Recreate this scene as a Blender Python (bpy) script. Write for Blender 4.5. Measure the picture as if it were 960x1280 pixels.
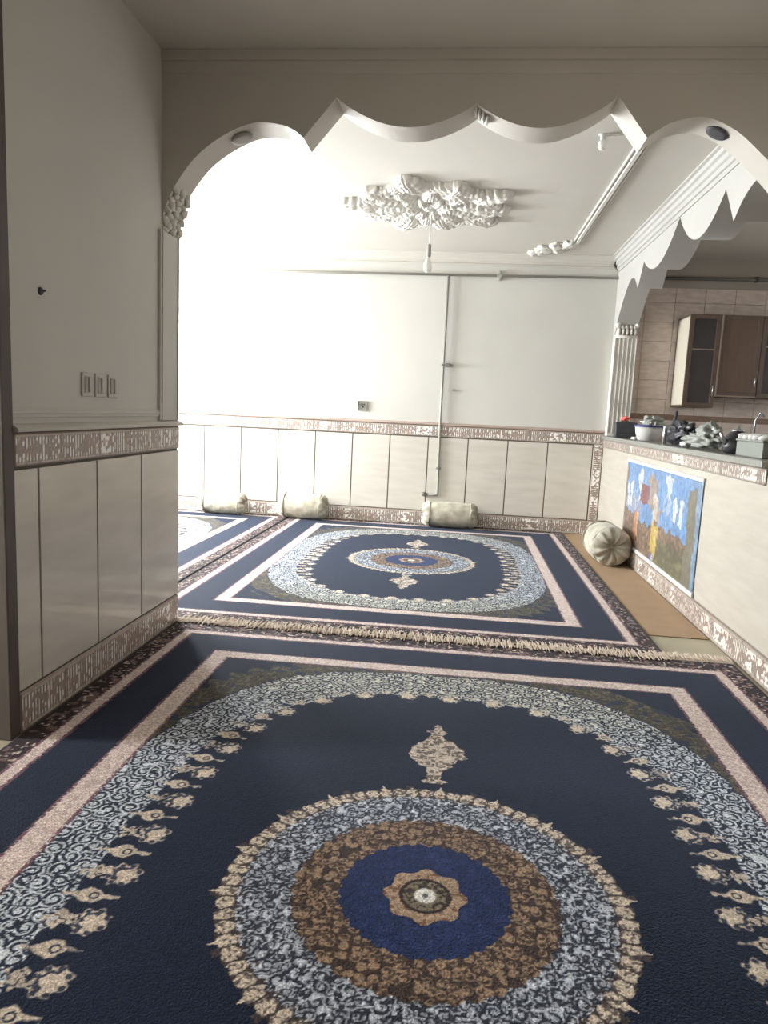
import bpy, bmesh, math, random
import numpy as np
from mathutils import Vector, Matrix, noise as mnoise

for o in list(bpy.data.objects):
    bpy.data.objects.remove(o, do_unlink=True)
S = bpy.context.scene
C = S.collection
PI = math.pi

# ------------------------------------------------------------------ camera, world, light, exposure
cam = bpy.data.cameras.new('camera')
cam.sensor_fit = 'HORIZONTAL'; cam.sensor_width = 36.0; cam.lens = 902.58 / 960 * 36.0
cam.clip_start = 0.02
cam_ob = bpy.data.objects.new('camera', cam); C.objects.link(cam_ob)
r_ = Vector((0.9932417410, 0.1065627705, 0.0459915195))
u_ = Vector((-0.0601525549, 0.1337400887, 0.9891891926))
f_ = Vector((-0.0992598311, 0.9852705033, -0.1392464261))
cam_ob.matrix_world = Matrix(((r_.x, u_.x, -f_.x, 0), (r_.y, u_.y, -f_.y, 0), (r_.z, u_.z, -f_.z, 1.25), (0, 0, 0, 1)))
S.camera = cam_ob

w = bpy.data.worlds.new('world'); S.world = w; w.use_nodes = True
w.node_tree.nodes['Background'].inputs[0].default_value = (0.86, 0.93, 1.0, 1)
w.node_tree.nodes['Background'].inputs[1].default_value = 1.2

def area(name, loc, rot, sx, sy, power, col=(0.93, 0.97, 1.0), spread=PI):
    l = bpy.data.lights.new(name, 'AREA'); l.shape = 'RECTANGLE'; l.size = sx; l.size_y = sy
    l.energy = power; l.color = col; l.spread = spread
    o = bpy.data.objects.new(name, l); o.location = loc; o.rotation_euler = rot; C.objects.link(o)
    return o
# daylight entering the side, back and hall windows (sky panels standing just outside the openings)
area('daylight_side_window', (-5.16, 6.95, 1.70), (0, -PI / 2, 0), 1.4, 1.5, 620)
area('daylight_back_window', (-4.2, 8.24, 1.75), (-PI / 2, 0, 0), .62, 1.5, 600)
area('daylight_hall_window', (-7.25, 1.55, 1.65), (0, -PI / 2, 0), 1.4, .9, 540, (0.98, 0.97, 1.0))
area('added_kitchen_fill', (4.45, 5.7, 1.75), (0, PI / 2, 0), 1.0, 1.3, 18, (1.0, 0.97, 0.95))  # fill light added to brighten the kitchen, from an unseen side

S.view_settings.view_transform = 'Standard'
S.view_settings.look = 'None'
S.view_settings.exposure = 0.0
S.view_settings.gamma = 1.0
S.view_settings.use_curve_mapping = False

# ------------------------------------------------------------------ helpers
def s2l(c):
    return tuple((x / 12.92 if x <= 0.04045 else ((x + 0.055) / 1.055) ** 2.4) for x in c)
def rgb(r, g, b):
    return s2l((r / 255, g / 255, b / 255)) + (1,)

def mat(name, col, rough=0.6, metal=0.0, var=0.06, scale=6.0, bump=0.0, bscale=60.0, sheen=0.0, coat=0.0, alpha=1.0, trans=0.0, emit=0.0, stretch=None, col2=None, spec=None):
    m = bpy.data.materials.new(name); m.use_nodes = True
    nt = m.node_tree; b = nt.nodes['Principled BSDF']
    tc = nt.nodes.new('ShaderNodeTexCoord'); src = tc.outputs['Object']
    if stretch:
        mp = nt.nodes.new('ShaderNodeMapping'); mp.inputs['Scale'].default_value = stretch
        nt.links.new(src, mp.inputs[0]); src = mp.outputs[0]
    n = nt.nodes.new('ShaderNodeTexNoise'); n.inputs['Scale'].default_value = scale; n.inputs['Detail'].default_value = 5
    nt.links.new(src, n.inputs['Vector'])
    rp = nt.nodes.new('ShaderNodeValToRGB')
    rp.color_ramp.elements[0].position = 0.3; rp.color_ramp.elements[1].position = 0.7
    c2 = col2 if col2 else col
    rp.color_ramp.elements[0].color = tuple(x * (1 - var) for x in c2[:3]) + (1,)
    rp.color_ramp.elements[1].color = tuple(min(1, x * (1 + var)) for x in col[:3]) + (1,)
    nt.links.new(n.outputs['Fac'], rp.inputs[0]); nt.links.new(rp.outputs[0], b.inputs['Base Color'])
    b.inputs['Roughness'].default_value = rough; b.inputs['Metallic'].default_value = metal
    b.inputs['Sheen Weight'].default_value = sheen; b.inputs['Coat Weight'].default_value = coat
    b.inputs['Alpha'].default_value = alpha; b.inputs['Transmission Weight'].default_value = trans
    if spec is not None: b.inputs['Specular IOR Level'].default_value = spec
    if emit: b.inputs['Emission Color'].default_value = col; b.inputs['Emission Strength'].default_value = emit
    if bump:
        n2 = nt.nodes.new('ShaderNodeTexNoise'); n2.inputs['Scale'].default_value = bscale; n2.inputs['Detail'].default_value = 3
        nt.links.new(src, n2.inputs['Vector'])
        bp = nt.nodes.new('ShaderNodeBump'); bp.inputs['Strength'].default_value = bump; bp.inputs['Distance'].default_value = 0.01
        nt.links.new(n2.outputs['Fac'], bp.inputs['Height']); nt.links.new(bp.outputs[0], b.inputs['Normal'])
    return m

def attr_mat(name, rough=0.6, sheen=0.0, bump=0.0, bscale=200.0, spec=0.5, speck=0.0):
    m = bpy.data.materials.new(name); m.use_nodes = True
    nt = m.node_tree; b = nt.nodes['Principled BSDF']
    a = nt.nodes.new('ShaderNodeAttribute'); a.attribute_name = 'Col'
    out = a.outputs['Color']
    tc = nt.nodes.new('ShaderNodeTexCoord')
    n2 = nt.nodes.new('ShaderNodeTexNoise'); n2.inputs['Scale'].default_value = bscale; n2.inputs['Detail'].default_value = 2
    nt.links.new(tc.outputs['Object'], n2.inputs['Vector'])
    if speck:
        mx = nt.nodes.new('ShaderNodeMix'); mx.data_type = 'RGBA'; mx.blend_type = 'MULTIPLY'; mx.inputs[0].default_value = speck
        cr = nt.nodes.new('ShaderNodeValToRGB'); cr.color_ramp.elements[0].position = .35; cr.color_ramp.elements[1].position = .65
        cr.color_ramp.elements[0].color = (.45, .45, .45, 1); cr.color_ramp.elements[1].color = (1.5, 1.5, 1.5, 1)
        nt.links.new(n2.outputs['Fac'], cr.inputs[0]); nt.links.new(out, mx.inputs[6]); nt.links.new(cr.outputs[0], mx.inputs[7])
        out = mx.outputs[2]
    nt.links.new(out, b.inputs['Base Color'])
    b.inputs['Roughness'].default_value = rough; b.inputs['Sheen Weight'].default_value = sheen
    b.inputs['Specular IOR Level'].default_value = spec; b.inputs['Sheen Tint'].default_value = (.72, .82, 1.0, 1)
    if bump:
        bp = nt.nodes.new('ShaderNodeBump'); bp.inputs['Strength'].default_value = bump; bp.inputs['Distance'].default_value = 0.006
        nt.links.new(n2.outputs['Fac'], bp.inputs['Height']); nt.links.new(bp.outputs[0], b.inputs['Normal'])
    return m

def link(name, me, m=None, parent=None, smooth=False):
    o = bpy.data.objects.new(name, me); C.objects.link(o)
    if m is not None: me.materials.append(m)
    if parent is not None: o.parent = parent
    if smooth:
        me.polygons.foreach_set('use_smooth', [True] * len(me.polygons))
    return o
def obj(name, bm, m=None, parent=None, smooth=False, bevel=0.0):
    bmesh.ops.recalc_face_normals(bm, faces=bm.faces)
    me = bpy.data.meshes.new(name); bm.to_mesh(me); bm.free()
    o = link(name, me, m, parent, smooth)
    if bevel:
        md = o.modifiers.new('bevel', 'BEVEL'); md.width = bevel; md.segments = 2; md.limit_method = 'ANGLE'
    return o
def struct(name, bm, m, smooth=False, bevel=0.0, label=None):
    o = obj(name, bm, m, None, smooth, bevel); o['kind'] = 'structure'
    if label: o['label'] = label
    return o
def tag(o, label, cat, group=None, kind=None):
    o['label'] = label; o['category'] = cat
    if group: o['group'] = group
    if kind: o['kind'] = kind
    return o
def thing(name, label, cat, loc=(0, 0, 0), rz=0, group=None):
    o = bpy.data.objects.new(name, None); o.empty_display_size = 0.05
    o.location = loc; o.rotation_euler = (0, 0, rz); C.objects.link(o)
    return tag(o, label, cat, group)
def BM(): return bmesh.new()
def box(bm, x0, x1, y0, y1, z0, z1):
    v = [bm.verts.new(p) for p in ((x0, y0, z0), (x1, y0, z0), (x1, y1, z0), (x0, y1, z0), (x0, y0, z1), (x1, y0, z1), (x1, y1, z1), (x0, y1, z1))]
    for f in ((0, 3, 2, 1), (4, 5, 6, 7), (0, 1, 5, 4), (1, 2, 6, 5), (2, 3, 7, 6), (3, 0, 4, 7)):
        bm.faces.new([v[i] for i in f])
    return bm
def boxes(*bs):
    bm = BM()
    for b in bs: box(bm, *b)
    return bm
def tube(bm, pts, r, seg=12, cap=True):
    pts = [Vector(p) for p in pts]; rings = []
    rr = r if isinstance(r, (list, tuple)) else [r] * len(pts)
    up = None
    for i, p in enumerate(pts):
        d = (pts[min(i + 1, len(pts) - 1)] - pts[max(i - 1, 0)]).normalized()
        if up is None:
            up = Vector((0, 0, 1)) if abs(d.z) < 0.9 else Vector((1, 0, 0))
        a = d.cross(up).normalized(); b = a.cross(d).normalized(); up = b
        rings.append([bm.verts.new(p + (a * math.cos(2 * PI * k / seg) + b * math.sin(2 * PI * k / seg)) * rr[i]) for k in range(seg)])
    for i in range(len(rings) - 1):
        for k in range(seg):
            bm.faces.new((rings[i][k], rings[i][(k + 1) % seg], rings[i + 1][(k + 1) % seg], rings[i + 1][k]))
    if cap:
        bm.faces.new(rings[0][::-1]); bm.faces.new(rings[-1])
    return bm
def lathe(bm, prof, seg=24, axis='z', c=(0, 0, 0), fn=None):
    rings = []
    for i, (r, h) in enumerate(prof):
        ring = []
        for k in range(seg):
            t = 2 * PI * k / seg; q = r if fn is None else r * fn(t, i / (len(prof) - 1))
            a, b = q * math.cos(t), q * math.sin(t)
            p = {'z': (a, b, h), 'x': (h, a, b), 'y': (a, h, b)}[axis]
            ring.append(bm.verts.new((p[0] + c[0], p[1] + c[1], p[2] + c[2])))
        rings.append(ring)
    for i in range(len(rings) - 1):
        for k in range(seg):
            bm.faces.new((rings[i][k], rings[i][(k + 1) % seg], rings[i + 1][(k + 1) % seg], rings[i + 1][k]))
    bm.faces.new(rings[0]); bm.faces.new(rings[-1])
    return bm
def prism(bm, poly, axis, a, b):
    """closed polygon (2D) pushed from a to b along axis: 'y' takes (x,z), 'x' takes (y,z), 'z' takes (x,y)"""
    def P(p, t): return {'y': (p[0], t, p[1]), 'x': (t, p[0], p[1]), 'z': (p[0], p[1], t)}[axis]
    A = [bm.verts.new(P(p, a)) for p in poly]; B = [bm.verts.new(P(p, b)) for p in poly]
    n = len(poly)
    fa = bm.faces.new(A); fb = bm.faces.new(B[::-1])
    for i in range(n):
        bm.faces.new((A[i], B[i], B[(i + 1) % n], A[(i + 1) % n]))
    bmesh.ops.triangulate(bm, faces=[fa, fb], ngon_method='EAR_CLIP')
    return bm
def curtain(bm, low, top, axis, a, b):
    """flat-topped beam with a shaped lower edge (low runs one way along the beam)"""
    def P(p, t): return {'y': (p[0], t, p[1]), 'x': (t, p[0], p[1])}[axis]
    R_ = [[bm.verts.new(P(q, t)) for q, t in ((p, a), (p, b), ((p[0], top), b), ((p[0], top), a))] for p in low]
    for i in range(len(R_) - 1):
        for k in range(4):
            bm.faces.new((R_[i][k], R_[i][(k + 1) % 4], R_[i + 1][(k + 1) % 4], R_[i + 1][k]))
    bm.faces.new(R_[0]); bm.faces.new(R_[-1])
    return bm
def blob(bm, c, rad, seed=0, amp=0.2, freq=3.0, sub=4, flat=None):
    r = bmesh.ops.create_icosphere(bm, subdivisions=sub, radius=1.0)
    off = Vector((seed * 7.3, seed * 3.1, seed * 1.7))
    for v in r['verts']:
        d = v.co.normalized()
        k = 1 + amp * mnoise.noise(d * freq + off) + amp * 0.5 * mnoise.noise(d * freq * 2.7 + off)
        p = Vector((d.x * rad[0], d.y * rad[1], d.z * rad[2])) * k
        if flat is not None and p.z < flat: p.z = flat + (p.z - flat) * 0.05
        v.co = Vector(c) + p
    return bm

def vnoise(x, y, seed):
    rs = np.random.RandomState(seed); G = rs.rand(256, 256)
    xi = np.floor(x).astype(int); yi = np.floor(y).astype(int)
    fx = x - xi; fy = y - yi; fx = fx * fx * (3 - 2 * fx); fy = fy * fy * (3 - 2 * fy)
    a = G[xi % 256, yi % 256]; b = G[(xi + 1) % 256, yi % 256]; c = G[xi % 256, (yi + 1) % 256]; d = G[(xi + 1) % 256, (yi + 1) % 256]
    return (a * (1 - fx) + b * fx) * (1 - fy) + (c * (1 - fx) + d * fx) * fy
def sstep(a, b, x):
    t = np.clip((x - a) / (b - a), 0, 1); return t * t * (3 - 2 * t)

def painted_grid(name, o, ud, vd, W, H, res, fn, m, skirt=0.0, parent=None):
    """a woven / printed surface: a fine grid whose dye colours come from fn(u, v)"""
    nu = max(2, int(W / res) + 1); nv = max(2, int(H / res) + 1)
    u = np.linspace(0, W, nu); v = np.linspace(0, H, nv)
    U, V = np.meshgrid(u, v, indexing='ij')
    col = fn(U, V)
    o = np.array(o, float); ud = np.array(ud, float); vd = np.array(vd, float)
    P = o + U[..., None] * ud + V[..., None] * vd
    if skirt:
        n = np.cross(ud, vd)
        for sl in (np.s_[0, :], np.s_[-1, :], np.s_[:, 0], np.s_[:, -1]): P[sl] -= n * skirt
    me = bpy.data.meshes.new(name)
    N = nu * nv; F = (nu - 1) * (nv - 1)
    me.vertices.add(N); me.vertices.foreach_set('co', P.reshape(-1).astype(np.float32))
    idx = np.arange(N).reshape(nu, nv)
    q = np.stack([idx[:-1, :-1], idx[1:, :-1], idx[1:, 1:], idx[:-1, 1:]], -1).reshape(-1)
    me.loops.add(F * 4); me.loops.foreach_set('vertex_index', q.astype(np.int32))
    me.polygons.add(F); me.polygons.foreach_set('loop_start', np.arange(0, F * 4, 4, dtype=np.int32))
    me.update(calc_edges=True)
    ca = me.color_attributes.new('Col', 'BYTE_COLOR', 'POINT')
    rgba = np.ones((N, 4), np.float32); rgba[:, :3] = np.clip(col.reshape(-1, 3) / 255.0, 0, 1)
    ca.data.foreach_set('color_srgb', rgba.reshape(-1))
    return link(name, me, m, parent)

# ------------------------------------------------------------------ materials
M_wall = mat('white_plaster', rgb(206, 204, 197), .75, var=.03, scale=1.5, bump=.06, bscale=25)
M_ceil = mat('ceiling_plaster', rgb(206, 202, 193), .8, var=.03, scale=1.2, bump=.05, bscale=20)
M_beam = mat('beam_plaster', rgb(206, 201, 192), .75, var=.03, scale=2.0, bump=.05, bscale=30)
M_plaster = mat('moulded_plaster', rgb(222, 219, 211), .6, var=.02)
M_tile = mat('cream_wall_tile', rgb(212, 206, 196), .22, var=.06, scale=2.5, stretch=(1.2, 1.2, 6), coat=.3)
M_joint = mat('dark_grout', rgb(104, 96, 88), .8)
M_frieze = attr_mat('printed_frieze_tile', .3, bump=.15, bscale=90)
M_marble = mat('cream_stone_tile', rgb(186, 180, 169), .35, var=.05, scale=3.0, stretch=(1, 1.0, 7), bump=.08, bscale=14, col2=rgb(184, 176, 164))
M_rug = attr_mat('woven_rug_pile', .9, sheen=.09, bump=.6, bscale=190, spec=.1, speck=.6)
M_fringe = mat('fringe_cotton', rgb(196, 180, 164), .9, var=.15, scale=30)
M_floor = mat('floor_tile', rgb(168, 160, 138), .45, var=.08, scale=4)
M_mat = mat('brown_mat', rgb(160, 134, 106), .85, var=.05, scale=8, bump=.2, bscale=120)
M_cush = mat('bolster_cloth', rgb(190, 184, 168), .85, var=.12, scale=9, bump=.3, bscale=40, sheen=.2, col2=rgb(158, 152, 134))
M_dim = mat('darkened_unseen_wall', rgb(112, 102, 92), .8, var=.05)  # unseen near-room walls, coloured darker to cut bounced light
M_kbeam = mat('dimmed_white_plaster', rgb(178, 176, 171), .7, var=.02)  # white plaster darkened in colour to offset strong window light on the kitchen beam
M_pipe = mat('grey_painted_pipe', rgb(150, 148, 140), .45, var=.05)
M_dark = mat('dark_grey_plastic', rgb(70, 70, 74), .5)
M_grey = mat('mid_grey_metal', rgb(118, 116, 112), .5)
M_frame = mat('dark_brown_wood', rgb(84, 76, 70), .55, var=.12, scale=3, stretch=(8, 8, 1))
M_glass = mat('window_glass', (1, 1, 1, 1), .02, trans=1.0, var=0)
M_winframe = mat('white_window_frame', rgb(230, 230, 226), .5)
M_kwall = mat('kitchen_plaster', rgb(176, 168, 158), .8, var=.04, scale=2)
M_ktile = mat('pinkish_kitchen_tile', rgb(222, 208, 200), .35, var=.06, scale=5, stretch=(2, 1, 6), col2=rgb(210, 194, 184))
M_counter = mat('grey_green_worktop', rgb(142, 142, 136), .3, var=.12, scale=30)
M_brown = mat('cabinet_brown_wood', rgb(92, 76, 66), .45, var=.12, scale=4, stretch=(9, 9, 1))
M_cream = mat('cabinet_cream_laminate', rgb(200, 192, 176), .45, var=.03)
M_edge = mat('cabinet_tan_edging', rgb(140, 124, 112), .5)
M_cabglass = mat('dark_cabinet_glass', rgb(64, 60, 62), .12, var=.1, spec=.6)
M_bulb = mat('frosted_bulb', rgb(240, 240, 236), .3)
M_chrome = mat('brushed_metal', rgb(190, 192, 194), .25, metal=.9)
M_bag = mat('clear_film', rgb(168, 171, 164), .25, var=.1, scale=18, alpha=.8, bump=.5, bscale=30)
M_darkbag = mat('black_film', rgb(50, 50, 56), .35, var=.2, scale=14, bump=.6, bscale=26)
M_blue = mat('blue_rim_plastic', rgb(66, 66, 128), .4)
M_paper = mat('white_paper', rgb(200, 198, 194), .8, bump=.3, bscale=30)
M_crate = mat('grey_green_plastic', rgb(126, 130, 122), .5)
M_red = mat('coral_petals', rgb(226, 106, 96), .7, var=.15, scale=60)
M_green = mat('leaf_green', rgb(70, 86, 58), .7)
M_white = mat('white_plastic', rgb(226, 226, 222), .5)
M_lens = mat('spotlight_lens', rgb(120, 114, 104), .35, var=.1, scale=40)
M_poster = attr_mat('printed_poster', .35)

XL, XR, YF, ZC, YB = -1.57, 1.54, 8.05, 2.95, 3.68      # left wall, right wall, far wall, ceiling, beam front

# ------------------------------------------------------------------ structure
struct('floor', boxes((-7.4, 4.3, -3.1, 8.3, -.1, 0)), M_floor)
struct('ceiling', boxes((-7.4, 4.3, -3.1, 8.3, ZC, ZC + .12)), M_ceil)
# left wall of the near room: solid piece between hall doorway and arch, lintel, rear piece
struct('wall_left', boxes((-1.85, XL, 2.36, 3.88, 0, ZC), (-1.85, XL, -3.1, -.7, 0, ZC), (-1.85, XL, -.7, 2.36, 2.62, ZC)), M_wall)
struct('wall_back', boxes((-1.85, 4.3, -3.1, -2.95, 0, ZC)), M_dim)
struct('wall_right', boxes((XR, 1.78, 3.0, 3.79, 0, ZC), (XR, 1.76, 3.79, YF, 0, 1.05)), M_marble)
struct('wall_right_near', boxes((XR, 1.78, -3.0, 3.0, 0, ZC)), M_dim)
# far wall with a window opening outside the picture on the left
struct('wall_far', boxes((-5.1, -4.52, YF, 8.3, 0, ZC), (-3.88, XR, YF, 8.3, 0, ZC), (-4.52, -3.88, YF, 8.3, 0, .9), (-4.52, -3.88, YF, 8.3, 2.6, ZC)), M_wall)
struct('wall_far_kitchen', boxes((XR, 4.3, YF, 8.3, 0, ZC)), M_kwall)
struct('wall_kitchen_right', boxes((4.15, 4.3, -3.1, 5.0, 0, ZC), (4.15, 4.3, 6.4, YF, 0, ZC), (4.15, 4.3, 5.0, 6.4, 0, 1.2), (4.15, 4.3, 5.0, 6.4, 2.3, ZC), (1.78, 4.15, 3.6, 3.72, 0, ZC)), M_kwall)
struct('wall_side_window', boxes((-5.1, -4.95, 4.0, 6.15, 0, ZC), (-5.1, -4.95, 7.75, YF, 0, ZC), (-5.1, -4.95, 6.15, 7.75, 0, .9), (-5.1, -4.95, 6.15, 7.75, 2.6, ZC)), M_wall)
struct('wall_near_side', boxes((-5.1, -1.85, 3.70, 3.88, 0, ZC)), M_wall)
# hall beyond the doorway at the left
struct('wall_hall_far', boxes((-7.2, -1.85, 2.7, 2.85, 0, ZC), (-1.85, -1.849, 2.36, 2.7, 0, ZC)), M_wall)
struct('wall_hall_near', boxes((-7.2, -1.85, -1.0, -.85, 0, ZC)), M_wall)
struct('wall_hall_window', boxes((-7.2, -7.05, -.85, 1.0, 0, ZC), (-7.2, -7.05, 2.1, 2.7, 0, ZC), (-7.2, -7.05, 1.0, 2.1, 0, .9), (-7.2, -7.05, 1.0, 2.1, 2.4, ZC)), M_wall)

def window(n, axis, pos, a0, a1, z0, z1, bars):
    bm = BM(); t = .03
    def b(a, c, z, zz):
        if axis == 'x': box(bm, pos - t, pos + t, a, c, z, zz)
        else: box(bm, a, c, pos - t, pos + t, z, zz)
    f = .06
    b(a0, a1, z0, z0 + f); b(a0, a1, z1 - f, z1); b(a0, a0 + f, z0 + f, z1 - f); b(a1 - f, a1, z0 + f, z1 - f)
    for k in range(1, bars):
        c = a0 + (a1 - a0) * k / bars; b(c - .025, c + .025, z0 + f, z1 - f)
    o = struct('window_%d' % n, bm, M_winframe, bevel=.004)
    return o
window(1, 'x', -5.03, 6.15, 7.75, .9, 2.6, 3)
window(2, 'y', 8.17, -4.52, -3.88, .9, 2.6, 1)
window(3, 'x', -7.12, 1.0, 2.1, .9, 2.4, 1)
window(4, 'x', 4.22, 5.0, 6.4, 1.2, 2.3, 2)  # unseen kitchen window, made up to go with the added fill light

# doorway frame at the far left edge of the picture
struct('door_1', boxes((-1.87, -1.553, 2.325, 2.386, 0, 2.68), (-1.87, -1.553, -.72, -.66, 0, 2.68), (-1.87, -1.553, -.66, 2.325, 2.62, 2.68)), M_frame, bevel=.004)

# ---- tile wainscot: single upright slabs with dark joints between friezes
Z0, Z1 = .16, .985
def slabs(spans, axis, base, th, out):
    bm = BM()
    for a, b in spans:
        if axis == 'y': box(bm, min(base, base + out * th), max(base, base + out * th), a, b, Z0 + .004, Z1 - .006)
        else: box(bm, a, b, min(base, base + out * th), max(base, base + out * th), Z0 + .004, Z1 - .006)
    return bm
g = .006
ys = [2.386, 2.533, 2.971, 3.409, 3.885]
struct('trim_1', slabs([(ys[i] + (g if i else 0), ys[i + 1] - (g if i < 3 else 0)) for i in range(4)], 'y', XL, .016, 1), M_tile, bevel=.002)
struct('trim_2', boxes((XL, XL + .008, 2.386, 3.88, .15, 1.12)), M_joint)
xs = [1.43, .95, .519, .086, -.352, -.779, -1.20, -1.622, -2.05, -2.48, -2.91, -3.34, -3.77, -4.2, -4.63, -4.95]
struct('trim_3', slabs([(xs[i + 1] + g, xs[i] - g) for i in range(len(xs) - 1)], 'x', YF, .016, -1), M_tile, bevel=.002)
struct('trim_4', boxes((-4.95, 1.54, YF - .008, YF, .15, 1.12)), M_joint)

def frieze_fn(H, seed=3, tone=1.0):
    def fn(U, V):
        h = V / H
        base = np.ones(U.shape + (3,)) * np.array([204, 192, 182.])
        n = vnoise(U / .017, V / .014 + 7, seed); n2 = vnoise(U / .011, V / .012, seed + 1)
        # upright strokes (little columns) in groups
        per = .021; ph = np.abs(((U / per) % 1) - .5)
        grp = vnoise(U / .11, U * 0 + 3.3, seed + 2)
        st = sstep(.12, .3, ph) * (grp > .3)
        base = base * (1 - .36 * st[..., None] * ((h > .12) & (h < .88))[..., None]) + np.array([226, 218, 208.]) * (.36 * (1 - st) * ((h > .15) & (h < .85)))[..., None]
        # brown running ornament through the middle
        orn = sstep(.60, .72, n + .30 * (1 - np.abs(h - .5) * 3.2) * (0.4 + vnoise(U / .06, U * 0, seed + 5)))
        base = base * (1 - orn[..., None]) + np.array([164, 146, 136.]) * orn[..., None]
        base *= (.93 + .14 * n2[..., None])
        edge = (h < .05) | (h > .95)
        base[edge] = [150, 134, 124]
        e2 = (h > .90) & (h <= .95); base[e2] = [196, 180, 168]
        joint = np.abs((U % .30) - .002) < .004
        base[joint] = [140, 124, 112]
        return base * tone
    return fn
def frieze(n, o, ud, vd, W, H, seed=3, tone=1.0):
    ob = painted_grid('trim_%d' % n, o, ud, vd, W, H, .0055, frieze_fn(H, seed, tone), M_frieze, skirt=.006)
    ob['kind'] = 'structure'
    return ob
# left wall friezes (upper, base)
frieze(5, (XL + .019, 2.386, .990), (0, 1, 0), (0, 0, 1), 1.50, .122, 3)
frieze(6, (XL + .019, 2.386, 0), (0, 1, 0), (0, 0, 1), 1.50, .156, 9)
# far wall friezes
frieze(7, (-4.95, YF - .019, .990), (1, 0, 0), (0, 0, 1), 6.49, .122, 14)
frieze(8, (-4.95, YF - .019, 0), (1, 0, 0), (0, 0, 1), 6.49, .156, 22)
frieze(9, (1.535, YF - .0195, .156), (0, 0, 1), (-1, 0, 0), .834, .10, 31)
# right wall friezes
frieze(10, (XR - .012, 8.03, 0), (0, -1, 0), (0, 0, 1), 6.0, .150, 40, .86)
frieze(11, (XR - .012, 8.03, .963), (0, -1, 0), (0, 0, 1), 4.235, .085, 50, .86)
frieze(20, (XL + .019, 3.884, 0.990), (-1, 0, 0), (0, 0, 1), .27, .122, 60)
frieze(21, (XL + .019, 3.884, 0), (-1, 0, 0), (0, 0, 1), .27, .156, 61)
# ledge moulding on top of the wainscot
def ledge(prof_out, z):
    return [(0, z), (prof_out, z + .004), (prof_out, z + .016), (prof_out * .55, z + .026), (0, z + .032)]
struct('trim_12', prism(BM(), [(XL + a, b) for a, b in ledge(.035, 1.112)], 'y', 2.386, 3.90), M_frieze if False else M_beam)
bm = BM(); prism(bm, [(YF - a, b) for a, b in ledge(.03, 1.112)], 'x', -4.95, XR)
struct('trim_13', bm, mat('ledge_mauve_brown', rgb(176, 156, 146), .4))
struct('trim_14', boxes((XL, XL + .01, 2.386, 3.635, 1.165, 1.20), (XL, XL + .016, 2.386, 3.635, 1.178, 1.188)), M_wall, bevel=.003)
# pilaster strip at the end of the left wall
struct('trim_15', boxes((XL, XL + .016, 3.635, 3.88, 1.144, 2.10), (XL + .016, XL + .022, 3.65, 3.665, 1.144, 2.10), (XL + .016, XL + .022, 3.85, 3.865, 1.144, 2.10)), M_wall, bevel=.003)

# ---- scalloped beam between the rooms
def catmull(pts, n=8):
    out = []
    P = [pts[0]] + list(pts) + [pts[-1]]
    for i in range(1, len(P) - 2):
        p0, p1, p2, p3 = [np.array(P[j], float) for j in (i - 1, i, i + 1, i + 2)]
        for k in range(n):
            t = k / n
            out.append(tuple(.5 * ((2 * p1) + (-p0 + p2) * t + (2 * p0 - 5 * p1 + 4 * p2 - p3) * t * t + (-p0 + 3 * p1 - 3 * p2 + p3) * t ** 3)))
    out.append(tuple(pts[-1])); return out
def hang(x0, z0, x1, z1, zb, n=36):
    out = []
    for k in range(1, n):
        t = k / n; x = x0 + (x1 - x0) * t; zt = z0 + (z1 - z0) * t
        out.append((x, zt + (zb - (z0 + z1) / 2) * math.sin(PI * t) ** .85))
    return out
archL = catmull([(-1.572, 2.10), (-1.555, 2.20), (-1.50, 2.32), (-1.385, 2.465), (-1.24, 2.565), (-1.10, 2.617), (-.97, 2.61), (-.90, 2.585), (-.852, 2.55)])
prof = list(archL) + [(-.693, 2.735)] + hang(-.693, 2.735, -.018, 2.712, 2.602) + [(-.018, 2.712)] + hang(-.018, 2.712, .635, 2.745, 2.603) + [(.635, 2.745), (.780, 2.563)]
archR = catmull([(.780, 2.563), (.83, 2.60), (.90, 2.635), (1.03, 2.655), (1.17, 2.60), (1.30, 2.495), (1.42, 2.38), (1.50, 2.25), (1.545, 2.10)])
prof += archR[1:]
struct('trim_16', curtain(BM(), prof, ZC, 'y', YB, 3.88), M_beam, label='grey scalloped plaster beam across the room opening')
# cornice steps where the beam meets the near ceiling
struct('trim_17', boxes((XL, XR, 3.668, YB, 2.90, ZC), (XL, XR, 3.674, YB, 2.84, 2.90)), M_beam, bevel=.004)

# kitchen side scalloped beam (plane of the right wall)
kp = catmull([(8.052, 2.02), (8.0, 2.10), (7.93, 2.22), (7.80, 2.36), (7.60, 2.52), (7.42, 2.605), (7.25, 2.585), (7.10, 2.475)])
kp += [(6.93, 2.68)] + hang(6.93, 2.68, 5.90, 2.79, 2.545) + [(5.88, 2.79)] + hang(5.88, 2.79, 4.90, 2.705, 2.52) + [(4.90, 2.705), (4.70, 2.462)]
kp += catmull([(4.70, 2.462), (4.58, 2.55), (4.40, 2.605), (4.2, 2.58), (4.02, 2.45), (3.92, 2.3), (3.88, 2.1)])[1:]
struct('trim_18', curtain(BM(), kp, ZC, 'x', XR, 1.76), M_kbeam, label='white scalloped plaster beam above the kitchen counter')
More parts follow.
